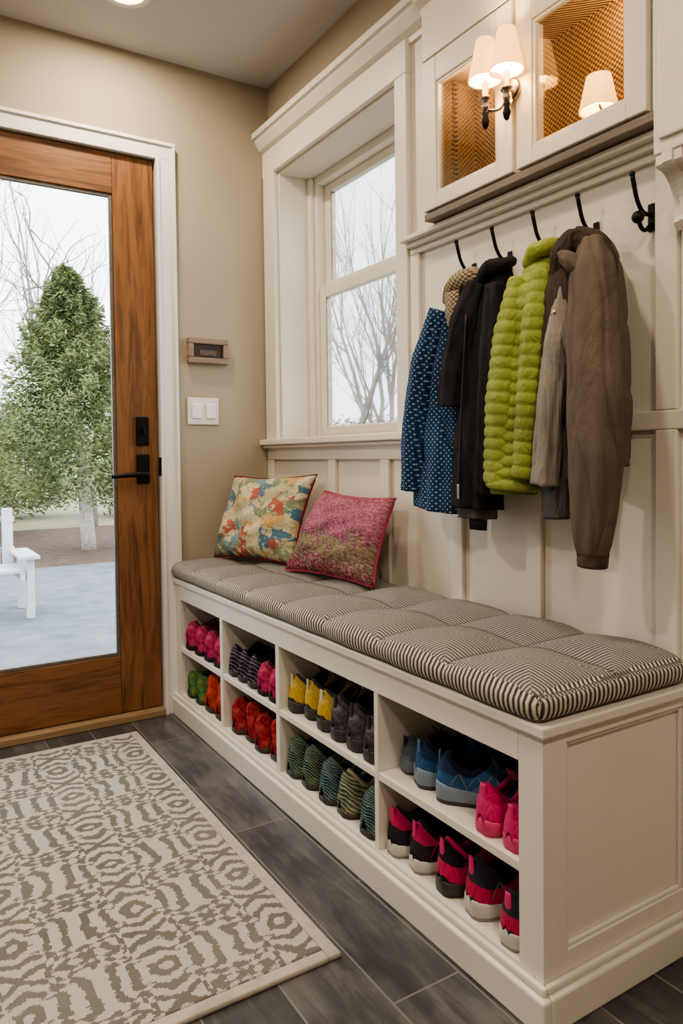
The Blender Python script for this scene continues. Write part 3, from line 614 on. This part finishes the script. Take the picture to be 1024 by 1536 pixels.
# ------------------------------------------------------------------ shoes
def shoe_parts(L,wid,hgt,sole_t,laces,open_=(.265,.20,.52),crumple=0.,seed=0):
    S=[0,.03,.1,.3,.5,.7,.85,.95,1]
    ph=np.random.RandomState(seed).rand(9)*6.28
    def w(s): return np.interp(s,S,np.array([.012,.022,.029,.031,.035,.041,.038,.025,.005]))*wid
    def top(s): return np.interp(s,[0,.03,.12,.28,.46,.6,.8,.93,1],np.array([.084,.090,.088,.070,.088,.070,.050,.038,.022]))*hgt
    def P(s,v,off=0.):
        a=v*math.pi/2; ww,tt=w(s),top(s)
        y=(ww+off)*np.sign(a)*abs(math.sin(a))**.75; z=sole_t*.8+(tt-sole_t*.8+off)*max(0,math.cos(a))**.62
        hh=max(0,(z-.05*hgt)/(.05*hgt)); y*=1-.12*min(1,hh) if s<.5 else 1
        x=s*L
        if s<.2: x+=.010*(z/(.09*hgt))**2*(1-s/.2)
        p=np.array([x,y,z])
        if crumple:
            k=crumple*min(1,z/.03)
            p+=k*np.array([math.sin(70*p[1]+60*p[2]+ph[0]),math.sin(55*p[0]+80*p[2]+ph[1])+.6*math.sin(120*p[0]+ph[2]),.8*math.sin(60*p[0]+75*p[1]+ph[3])+.5*math.sin(130*p[1]+90*p[0]+ph[4])])
        return p
    nu,nv=44,28; vs=[];fs=[]
    for i in range(nu+1):
        s=.5-.5*math.cos(math.pi*i/nu)
        for k in range(nv+1): vs.append(P(s,-1+2*k/nv))
    c,rs,rv=open_
    for i in range(nu):
        s=.5-.5*math.cos(math.pi*(i+.5)/nu)
        for k in range(nv):
            v=-1+2*(k+.5)/nv
            if ((s-c)/rs)**2+(v/rv)**2<1: continue
            a=i*(nv+1)+k; fs.append((a,a+1,a+nv+2,a+nv+1))
    base=len(vs); cc=P(0,0); vs.append(np.array([-.001,0,cc[2]*.5]))
    for k in range(nv): fs.append((base,k+1,k))
    upper=(vs,fs)
    ring=[P(c+rs*1.02*math.cos(t),rv*1.05*math.sin(t),.001) for t in np.linspace(0,2*math.pi,37)]
    collar=tube_data(ring,[.0058*wid]*37,seg=8,ref=(.1,.1,.98))
    ins=[];inf=[]
    SS=np.linspace(.03,.7,14)
    for s in SS:
        for q in (-.85,0,.85): ins.append((s*L,w(s)*q,sole_t+.012))
    for i in range(13):
        for q in range(2): a=i*3+q; inf.append((a,a+1,a+4,a+3))
    so=[];sf=[]; N=40; outline=[]
    for i in range(N+1): s=.5-.5*math.cos(math.pi*i/N); outline.append((s,1))
    for i in range(N-1,0,-1): s=.5-.5*math.cos(math.pi*i/N); outline.append((s,-1))
    lv=[(0,.96),(.003,1.04),(sole_t*.3,1.05),(sole_t*.34,1.10),(sole_t*.9,1.10),(sole_t*1.05,1.02)]
    for h,k in lv:
        for s,sg in outline:
            sx=(s-.5)*(1.0+.03*(k-.9)*4)+.5
            hh=h+(.010*max(0,(s-.8)/.2)**2 if h<sole_t*.3 else .004*max(0,(s-.8)/.2)**2)+(sole_t*.45*(1-min(1,s/.5)) if h>sole_t*.6 else 0)
            so.append((sx*L,sg*(w(s)*k+.001),hh))
    n=len(outline)
    for j in range(len(lv)-1):
        for i in range(n): sf.append((j*n+i,j*n+(i+1)%n,(j+1)*n+(i+1)%n,(j+1)*n+i))
    sf.append(tuple(range(n))[::-1]); sf.append(tuple(range((len(lv)-1)*n,len(lv)*n)))
    lac=[];tongue=None;tab=None;sides=[]
    if laces:
        for s in (.50,.55,.60,.65,.70):
            for d in (-.02,.02):
                lac.append(tube_data([P(s-d*(v/.3),v,.003) for v in np.linspace(-.32,.32,9)],[.0024]*9,seg=6))
        for q in (-1,1):
            lac.append(tube_data([P(.49,0,.004),P(.47,.1*q,.012),P(.50,.28*q,.012),P(.54,.3*q,.006),P(.50,.05*q,.006)],[.002]*5,seg=6,n=14,smooth_it=1))
        tg=[P(s,0,.002) for s in (.62,.5,.44,.40)]; tg[-1]=tg[-1]+np.array([-.004,0,.022*hgt])
        tongue=tube_data(tg,[(.016*wid,.003),(.018*wid,.003),(.02*wid,.004),(.018*wid,.003)],seg=14,n=16)
        hp=[P(.0,0,.001)*[1,1,z]+[-.004,0,0] for z in (.55,.75,.95,1.14)]
        tab=tube_data(hp,[(.009,.0025),(.010,.0025),(.010,.003),(.008,.0025)],seg=12,n=12)
        for q in (-1,1):
            kp=[(.12,.93),(.2,.62),(.27,.93),(.35,.6),(.42,.93),(.50,.55),(.57,.93),(.66,.5)]
            pp=[]
            for (s0,v0),(s1,v1) in zip(kp[:-1],kp[1:]):
                for t in np.linspace(0,1,7)[:-1]: pp.append(P(s0+(s1-s0)*t,q*(v0+(v1-v0)*t),.0012))
            sides.append(tube_data(pp,[.0022]*len(pp),seg=6,ref=(1,.1,.1)))
    return upper,collar,(ins,inf),(so,sf),lac,tongue,tab,sides
def cat_(l):
    V=[];F=[]
    for vs,fs in l:
        o=len(V);V+=list(vs);F+=[tuple(i+o for i in f) for f in fs]
    return V,F
def mk(name,vf,mat,solid=0.):
    me=bpy.data.meshes.new(name); me.from_pydata([tuple(map(float,v)) for v in vf[0]],[],[tuple(map(int,f)) for f in vf[1]])
    me.polygons.foreach_set('use_smooth',[True]*len(me.polygons)); me.materials.append(mat); me.update(); return me
def shoe_mat(name,a,b,c,knit=.006,L=.25,hz=(.25,.62),noise=.0):
    m=M(name,.75,spec=.3); v=m.coord(); o=m.sep(v)
    k=2*math.pi/knit
    s=m.math('MULTIPLY',m.math('SINE',m.math('MULTIPLY',m.math('ADD',o[0],o[2]),k)),m.math('SINE',m.math('MULTIPLY',m.math('SUBTRACT',o[1],o[2]),k)))
    f=m.math('MULTIPLY_ADD',s,.5,.5)
    nz=m.noise(v,26,2,.6)
    pos=m.math('ADD',m.math('DIVIDE',o[2],.11),m.math('MULTIPLY_ADD',nz,.3,-.15)); pos=m.math('ADD',pos,m.math('MULTIPLY',m.math('SINE',m.math('MULTIPLY',o[0],42)),.12))
    col=m.ramp(pos,[(0,a),(hz[0]+.1,b),(hz[1]+.04,c),(1.0,c)],'CONSTANT' )
    dk=m.mix(.5,col,(12,12,14)); m.color(m.mix(m.math('MULTIPLY',m.math('LESS_THAN',f,.36),.6),col,dk)); m.bump(f,.5,.002); return m.m
def rib_mat(name,a,b,c,per=.009,zig=.8):
    m=M(name,.92,spec=.1); v=m.coord(); o=m.sep(v); nz=m.noise(v,18,3)
    s=m.math('SINE',m.math('MULTIPLY',m.math('ADD',m.math('ADD',m.math('MULTIPLY',o[0],.5),m.math('MULTIPLY',o[2],1.)),m.math('MULTIPLY',nz,.03)),2*math.pi/per))
    f=m.math('MULTIPLY_ADD',s,.5,.5); kk=m.noise(v,200,2)
    col=m.ramp(m.math('ADD',m.math('MULTIPLY',f,.3),m.math('MULTIPLY',m.noise(v,22,3,.6),.7)),[(.33,a),(.5,b),(.68,c)]); m.color(col); m.bump(m.math('ADD',f,m.math('MULTIPLY',kk,.5)),.7,.005); return m.m
def knitfab(name,a,b,c):
    m=M(name,.92,spec=.1); v=m.coord(); m.color(m.ramp(m.noise(v,28,5,.7,.5),[(.32,a),(.5,b),(.68,c)])); m.bump(m.noise(v,60,4,.7),.8,.01); return m.m
dark=paint('shoe_lining',(24,22,24),.9,.2,20)
STY={}
def style(key,upper,collar,sole,lace=None,wid=1.,hgt=1.,L=.25,sole_t=.022,open_=(.265,.20,.52),crumple=0.,tabm=None,seed=0,sidem=None):
    u,co,ins,so,lac,tg,tab,sides=shoe_parts(L,wid,hgt,sole_t,lace is not None,open_,crumple,seed)
    parts=[('shoe_upper',mk(key+'_upper',u,upper),.003),('shoe_collar',mk(key+'_collar',co,collar),0),('insole',mk(key+'_insole',ins,dark),0),('shoe_sole',mk(key+'_sole',so,sole),0)]
    if lac:
        parts.append(('shoelaces',mk(key+'_laces',cat_(lac),lace),0)); parts.append(('shoe_tongue',mk(key+'_tongue',tg,collar),0)); parts.append(('heel_tab',mk(key+'_tab',tab,tabm or lace),0))
        for sd in sides: parts.append(('side_stripe',mk(key+'_stripe',sd,sidem or tabm or lace),0))
    STY[key]=(parts,L)
def sole_mat(name,top,bot,sole_t):
    m=M(name,.5,spec=.4); o=m.sep(m.coord()); f=m.math('GREATER_THAN',o[2],sole_t*.33); c=m.mix(f,bot,top)
    m.color(m.mix(m.math('MULTIPLY',m.noise(m.coord(),60,3),.25),c,(120,116,110))); return m.m
wsole=sole_mat('white_rubber',(204,201,196),(150,146,140),.024); gsole=sole_mat('pale_blue_rubber',(124,142,162),(40,44,52),.03); ksole=sole_mat('black_rubber_sole',(44,42,44),(24,24,26),.022)
psole=sole_mat('pink_rubber',(214,74,126),(190,54,104),.022); bsole=sole_mat('slate_rubber',(100,112,130),(54,60,70),.022)
lb=fabric('blue_lace',(84,122,164)); lk=fabric('black_lace',(34,32,34)); lp=fabric('pink_lace',(208,64,120)); ly=fabric('cream_lace',(200,190,160)); lw=fabric('white_lace',(206,202,196)); lg=fabric('grey_lace',(120,126,136))
style('blue',shoe_mat('blue_mesh',(88,120,154),(46,92,138),(36,62,100)),fabric('navy_collar',(26,36,60)),gsole,lb,1.1,1.05,.24,.03,sidem=lg)
style('greyblue',shoe_mat('greyblue_mesh',(104,114,134),(86,98,118),(70,80,100)),fabric('grey_collar',(56,62,76)),bsole,lk,.95,.85,.21,sidem=lg)
style('pinkplain',shoe_mat('hotpink_mesh',(208,56,116),(220,64,126),(196,44,104),.004),fabric('pink_collar',(160,40,90)),psole,lp,.98,1.02,.20)
style('pinkblack',shoe_mat('pinkblack_mesh',(36,32,38),(202,54,104),(38,34,40),.006),fabric('pink_collar2',(190,50,100)),ksole,lp,1.05,1.18,.25)
style('pinknavy',shoe_mat('pinknavy_mesh',(54,62,78),(192,52,92),(48,52,62),.005),fabric('red_collar',(44,42,50)),wsole,lk,1.08,1.2,.25,.026,tabm=lp,sidem=lg)
style('blackpink',shoe_mat('blackpink_mesh',(36,33,36),(46,41,46),(190,52,104),.006),fabric('black_collar',(38,34,38)),wsole,lp,1.,1.12,.245)
style('yellow',shoe_mat('yellow_mesh',(64,61,55),(204,172,66),(210,186,96),.006),fabric('grey_collar2',(74,72,70)),ksole,ly,1.1,1.12,.24,sidem=lk)
style('darkpat',knitfab('plum_grey_knit',(42,38,46),(84,77,88),(146,136,134)),fabric('char_collar',(46,44,48)),ksole,lk,1.1,1.2,.24,sidem=ly)
sl=dict(wid=1.22,hgt=1.15,L=.235,sole_t=.010,open_=(.28,.17,.40),crumple=.0008)
style('green',rib_mat('green_rib',(54,76,70),(94,118,106),(148,160,138),.007),fabric('green_collar',(86,108,100)),ksole,None,**sl)
style('tealknit',rib_mat('teal_rib',(50,74,82),(86,116,120),(146,164,156),.007),fabric('teal_collar',(94,114,102)),ksole,None,**sl)
style('cream_slip',rib_mat('cream_rib',(72,94,90),(122,132,110),(190,182,148),.01),fabric('cream_collar',(160,154,128)),ksole,None,**sl)
style('purple',rib_mat('plum_rib',(40,35,47),(80,73,90),(134,126,138),.013),dark,ksole,None,1.1,1.1,.23,.014)
cr=dict(open_=(.30,.16,.34))
style('redslip',knitfab('red_rib',(106,32,36),(164,56,58),(194,90,84)),fabric('red_collar3',(138,44,46)),ksole,None,1.3,1.45,.23,.012,crumple=.0045,seed=3,**cr)
style('redslip2',knitfab('red_rib2',(96,30,40),(160,54,62),(196,102,98)),fabric('red_collar4',(138,44,46)),ksole,None,1.25,1.35,.23,.012,crumple=.005,seed=8,**cr)
style('pinkslip',knitfab('rose_rib',(114,32,62),(184,64,104),(206,118,142)),fabric('rose_collar',(110,36,66)),dark,None,1.2,1.1,.23,.012,crumple=.003,seed=4,**cr)
style('orange',knitfab('orange_rib',(134,48,44),(188,78,64),(204,114,90)),fabric('orange_collar',(158,62,54)),ksole,None,1.3,1.4,.23,.012,crumple=.004,seed=5,**cr)
style('leaf',knitfab('leaf_rib',(46,90,58),(84,132,80),(176,138,78)),fabric('leaf_collar',(56,102,68)),ksole,None,1.2,1.05,.23,.012,crumple=.003,seed=6,**cr)
def put(key,name,label,group,y,z,xf=.965,ang=0.,sc=1.):
    parts,L=STY[key]; a=math.radians(ang)
    ext=abs(math.cos(a))*L/2*sc+abs(math.sin(a))*.038
    cx=xf+ext; cy=y
    ox,oy=cx-math.cos(a)*L/2*sc,cy-math.sin(a)*L/2*sc
    e=thing(name,label,'shoe',(ox,oy,z),group); e.rotation_euler=(0,0,a); e.scale=(sc,)*3
    for nm,me,sol in parts:
        o=bpy.data.objects.new(nm,me); C.objects.link(o); o.parent=e
        if sol: s=o.modifiers.new('sol','SOLIDIFY'); s.thickness=sol; s.offset=-1
SZ,FZ=.2685,.0855
g='shoes on the upper cubby shelf near the bench end'
put('greyblue','sneaker','small grey-blue mesh sneaker',g,1.325,SZ,.985,-14)
put('blue','sneaker','blue mesh sneaker with pale blue sole',g,1.235,SZ,.965,-22)
put('blue','sneaker','blue mesh sneaker with wide sole turned sideways',g,1.125,SZ,.955,-46)
put('pinkplain','sneaker','plain hot pink sneaker',g,1.040,SZ,.952,-4,sc=.98)
put('pinkplain','sneaker','plain hot pink sneaker',g,.973,SZ,.956,0,sc=.86)
g='pink and black sneakers on the cubby floor near the bench end'
for y,k,a in ((1.335,'blackpink',-8),(1.245,'blackpink',-14),(1.155,'pinkblack',-10),(1.062,'pinknavy',-12),(.978,'pinknavy',0)):
    put(k,'sneaker',{'blackpink':'black sneaker with pink collar','pinkblack':'hot pink and black striped sneaker','pinknavy':'navy and pink knit sneaker with white sole'}[k],g,y,FZ,.952,a,sc=.88 if y<1 else 1)
g='shoes on the upper shelf of the wide middle cubby'
for i,y in enumerate((1.835,1.752,1.670)): put('yellow','sneaker','yellow sneaker with dark sole',g,y,SZ,.96+.008*(i%2),(-6,-12,-4)[i])
for i,y in enumerate((1.590,1.512,1.440)): put('darkpat','sneaker','dark patterned plum and grey sneaker',g,y,SZ,.955,-5 if i<2 else 0,sc=1 if i<2 else .95)
g='knitted slippers on the floor of the middle cubby'
for i,(y,k) in enumerate(((1.835,'green'),(1.743,'green'),(1.650,'tealknit'),(1.555,'cream_slip'),(1.452,'tealknit'))):
    put(k,'slipper','ribbed %s knitted slipper'%{'green':'green','tealknit':'teal','cream_slip':'cream and green'}[k],g,y,FZ,.953,(-5,-9,-3,-8,0)[i],sc=1.02)
g='shoes on the upper shelf of the third cubby'
for y in (2.255,2.18,2.105): put('purple','slipper','dark plum striped slipper',g,y,SZ,.955,-4,sc=.98)
for y in (2.03,1.952): put('pinkslip','slipper','bright rose ribbed slipper',g,y,SZ,.955,0,sc=.95)
g='red slippers on the floor of the third cubby'
for i,y in enumerate((2.235,2.145,2.055,1.963)): put('redslip' if i%2 else 'redslip2','slipper','red crumpled fabric slipper',g,y,FZ,.955+.01*(i%2),0,sc=.95)
g='rose slippers on the upper shelf of the far cubby'
for y in (2.665,2.57,2.475,2.385): put('pinkslip','slipper','rose ribbed slipper in the far cubby',g,y,SZ,.955,0,sc=1.02)
g='slippers on the floor of the far cubby'
for y,k in ((2.665,'leaf'),(2.575,'leaf'),(2.475,'orange'),(2.38,'orange')):
    put(k,'slipper','green and ochre knitted slipper' if k=='leaf' else 'crumpled orange-red knitted slipper',g,y,FZ,.957,0)

# ------------------------------------------------------------------ outdoors
def ground(name,c1,c2,x0,x1,y0,y1,z,sc=1.5,label='',kind='structure',bs=.4):
    m=M(name+'_surface',.85); v=m.coord(); f=m.noise(v,sc,8,.65); m.color(m.ramp(f,[(.3,c1),(.7,c2)])); m.bump(m.noise(v,18,6,.7),bs,.03)
    o=boxes(name,[(x0,x1,y0,y1,z-.1,z)],m.m,0); o['kind']=kind; o['label']=label; o['category']='ground'; return o
GZ=-.12
ground('patio',(92,100,110),(128,134,142),-8,12,FY+.17,8.0,GZ,6,'pale stone patio outside the door',bs=.9)
ground('mulch_bed',(70,54,45),(112,92,77),-12,16,8.0,12.5,GZ-.01,9,'brown mulch bed beyond the patio',bs=1)
ground('lawn',(112,112,86),(146,142,112),-25,40,12.5,45,GZ-.02,2,'dry winter lawn beyond the mulch')
ground('side_yard',(112,112,86),(140,138,110),WX+1,40,-5,FY+.17,GZ-.02,2,'dry winter side yard')
bark=paint('pale_bark',(176,170,162),.9,.2,30,60,.8); bark2=paint('grey_bark',(118,108,102),.9,.2,30,60,.8); bark3=paint('hazy_bark',(146,141,134),.9,.15,20,60,.5)
def needle_mat(name,a,b,c):
    m=M(name,.8,spec=.2); v=m.coord(); f=m.math('ADD',m.math('MULTIPLY',m.noise(v,1.6,3),.6),m.math('MULTIPLY',m.noise(v,9,3),.4)); m.color(m.ramp(f,[(.35,a),(.5,b),(.66,c)])); return m.m
pine=needle_mat('hazy_spruce_needles',(74,86,60),(114,126,84),(150,156,108))  # tones lightened and greyed, painting distance haze into the needles
shrubm=needle_mat('shrub_leaves',(92,94,72),(124,124,94),(152,146,116))
def leaf_cloud(name,pts,dirs,size,mat,parent,asp=.16):
    n=len(pts); V=np.zeros((n*4,3)); 
    up=rng.randn(n,3); d=dirs/np.linalg.norm(dirs,axis=1)[:,None]; s=np.cross(d,up); s/=np.linalg.norm(s,axis=1)[:,None]
    sz=(size*(.6+.8*rng.rand(n)))[:,None]
    V[0::4]=pts; V[1::4]=pts+d*sz*.5+s*sz*asp; V[2::4]=pts+d*sz; V[3::4]=pts+d*sz*.5-s*sz*asp
    F=np.arange(n*4).reshape(n,4)
    return mesh_obj(name,V,F,mat,False,parent)
def spruce(x,y,h,R,n,label,trunkc=bark,base=.55,lean=0.,leaf=.075):
    t=thing('spruce_tree',label,'tree',(x,y,GZ)); 
    tube('trunk',[(x,y,GZ-.02),(x+lean*.5,y,GZ+h*.5),(x+lean,y,GZ+h*.97)],[.09,.06,.01],trunkc,t,seg=12,n=12)
    P_=[];D_=[]; per=170
    nb=int(n/per)
    for i in range(nb):
        q=((i+rng.rand())/nb)**.8; z=base+(h-base)*q*.99; rr=R*(1-q)**.95*(.5+.62*rng.rand())+.05; a=i*2.399+rng.rand()*.5
        br=np.array([math.cos(a),math.sin(a),0]); sd=np.array([-br[1],br[0],0])
        f=rng.rand(per)**.6; spread=rr*.20*(1-f*.7)
        p=np.array([x+lean*z/h,y,GZ+z])+np.outer(rr*f,br)+np.outer(rng.randn(per)*spread*.8,sd)
        p[:,2]+=.45*rr*f*f-.15*rr*f+.02*rng.randn(per)-.05*abs(rng.randn(per))
        P_.append(p); D_.append(br*.7+sd*(rng.randn(per)*.5)[:,None]+rng.randn(per,3)*.35+[0,0,-.15])
    P_=np.concatenate(P_);D_=np.concatenate(D_)
    f=leaf_cloud('foliage',P_,D_,np.full(len(P_),leaf),pine,t,.11); f['kind']='stuff'
spruce(2.10,9.35,3.45,1.5,62000,'spruce tree with pale trunk in the mulch bed',lean=-.22)
spruce(.75,12.2,2.9,1.7,44000,'green spruce farther out on the lawn',base=.2,leaf=.09)
def shrub(x,y,r,h,n):
    t=thing('shrub','dense olive green shrub at the lawn edge','shrub',(x,y,GZ),group='shrubs along the lawn edge')
    a=rng.rand(n)*6.283; c=rng.rand(n)*2-1; q=rng.rand(n)**.25; s=np.sqrt(1-c*c)
    p=np.stack([x+r*q*s*np.cos(a),y+r*q*s*np.sin(a),GZ+h*.5+h*.5*q*c],1); p+=rng.randn(n,3)*.10
    f=leaf_cloud('foliage',p,rng.randn(n,3),np.full(n,.12),shrubm,t); f['kind']='stuff'
    tube('stem',[(x,y,GZ-.02),(x,y,GZ+h*.5)],[.05,.03],bark2,t,seg=8)
for x,y,r,h in ((-1.2,14.8,1.2,1.9),(1.9,15.6,1.2,2.2),(4.4,14.6,1.1,2.0),(9.6,15,1.2,1.9),(11.9,17,1.2,2.1),(14.2,18,1.3,2.0),(7.0,13.9,1.1,1.8)):
    shrub(x,y,r,h,9000)
def bare(x,y,h,seed,jit=.09,ang=.5,label='bare leafless winter tree',thick=.011,mat=None,name='bare_tree'):
    r=np.random.RandomState(seed); parts=[]
    def br(p,d,L,rad,dep):
        n=5; pts=[p]; q=p.copy(); dd=d.copy()
        for i in range(n-1):
            dd=dd+r.randn(3)*jit; dd[2]+=.05; dd/=np.linalg.norm(dd); q=q+dd*L/(n-1); pts.append(q)
        parts.append(tube_data(pts,list(np.linspace(rad,rad*.6,n)),seg=6 if dep<2 else 4,cap=False,ref=(.9,.3,.1)))
        if dep<5:
            for k in range(3 if dep<4 else 2):
                i=r.randint(2,n) if k else n-1
                nd=dd+r.randn(3)*(ang if k else ang*.35); nd[2]+=.12; nd/=np.linalg.norm(nd)
                br(pts[i],nd,L*((.55+.2*r.rand()) if k else .8),rad*(.5 if k else .62),dep+1)
    br(np.array([x,y,GZ-.02]),np.array([0,0,1.]),h*.30,h*thick,0)
    t=joined(name,parts,mat or bark3); tag(t,label,'tree',group='bare trees outside')
for i,(x,y,h) in enumerate(((.2,18.5,9),(3.6,19.5,9),(7.4,11.6,6.5),(8.7,13.1,7),(9.9,13.6,7.5),(11.2,16.2,8.5),(13.4,16.8,9),(12.2,20.5,10),(16,21,10),(9.3,18.5,9))):
    bare(x,y,h,40+i,.06,.38)
bare(2.9,12.6,6.5,91,.16,.75,thick=.016,mat=bark2)
bare(-.3,10.2,5.2,95,.17,.8,thick=.016,mat=bark2)
bare(1.35,11.0,5.6,97,.15,.7,thick=.012,mat=bark2)
# white garden chair
ch=thing('garden_chair','white slatted wooden garden chair on the patio','chair',(.62,5.75,GZ))
wp=paint('white_outdoor_paint',(196,200,206),.5,.03,8)
X0,Y0=.30,5.50
boxes('seat',[(X0+.04,X0+.50,Y0+.02+k*.085,Y0+.09+k*.085,.20,.225) for k in range(5)]+[(X0+.04,X0+.07,Y0,Y0+.45,.15,.20),(X0+.47,X0+.50,Y0,Y0+.45,.15,.20)],wp,.004,ch)
for a in (X0,X0+.51):
    for b in (Y0,Y0+.42): boxes('leg',[(a,a+.05,b,b+.06,GZ,.30)],wp,.004,ch)
for a in (X0-.03,X0+.46): boxes('armrest',[(a,a+.13,Y0-.06,Y0+.50,.30,.325)],wp,.004,ch)
boxes('backrest',[(X0+.05+k*.09,X0+.125+k*.09,Y0+.45,Y0+.475,.16,.62+.05*math.sin(math.pi*(k+.5)/5)) for k in range(5)]+[(X0+.03,X0+.50,Y0+.475,Y0+.50,.30,.34),(X0+.03,X0+.50,Y0+.475,Y0+.50,.53,.57)],wp,.004,ch)

# ------------------------------------------------------------------ world + camera
w=bpy.data.worlds.new('overcast_sky'); bpy.context.scene.world=w; w.use_nodes=True; nt=w.node_tree
bg=nt.nodes['Background']; tc=nt.nodes.new('ShaderNodeTexCoord'); nz=nt.nodes.new('ShaderNodeTexNoise'); nz.inputs['Scale'].default_value=2
cr=nt.nodes.new('ShaderNodeValToRGB'); cr.color_ramp.elements[0].color=(.90,.93,1,1); cr.color_ramp.elements[1].color=(.99,.99,1,1)
nt.links.new(tc.outputs['Generated'],nz.inputs['Vector']); nt.links.new(nz.outputs['Fac'],cr.inputs[0]); nt.links.new(cr.outputs[0],bg.inputs[0]); bg.inputs[1].default_value=3.6
f,yaw,pit,rol,cyp=1099.25,.5541,.0254,-.0117,710.76
fw=Vector((math.sin(yaw)*math.cos(pit),math.cos(yaw)*math.cos(pit),-math.sin(pit))); r=Vector((math.cos(yaw),-math.sin(yaw),0)); u=r.cross(fw)
r2=r*math.cos(rol)+u*math.sin(rol); u2=-r*math.sin(rol)+u*math.cos(rol)
cd=bpy.data.cameras.new('camera'); cam=bpy.data.objects.new('camera',cd); C.objects.link(cam)
m4=Matrix((( r2.x,u2.x,-fw.x,0),(r2.y,u2.y,-fw.y,0),(r2.z,u2.z,-fw.z,1.0),(0,0,0,1)))
cam.matrix_world=m4; cd.sensor_width=36; cd.sensor_fit='AUTO'; cd.lens=f/1536*36; cd.shift_y=-(768-cyp)/1536; cd.clip_start=.02
bpy.context.scene.camera=cam
vs=bpy.context.scene.view_settings
vs.view_transform='AgX'; vs.look='AgX - Medium High Contrast'; vs.exposure=.5
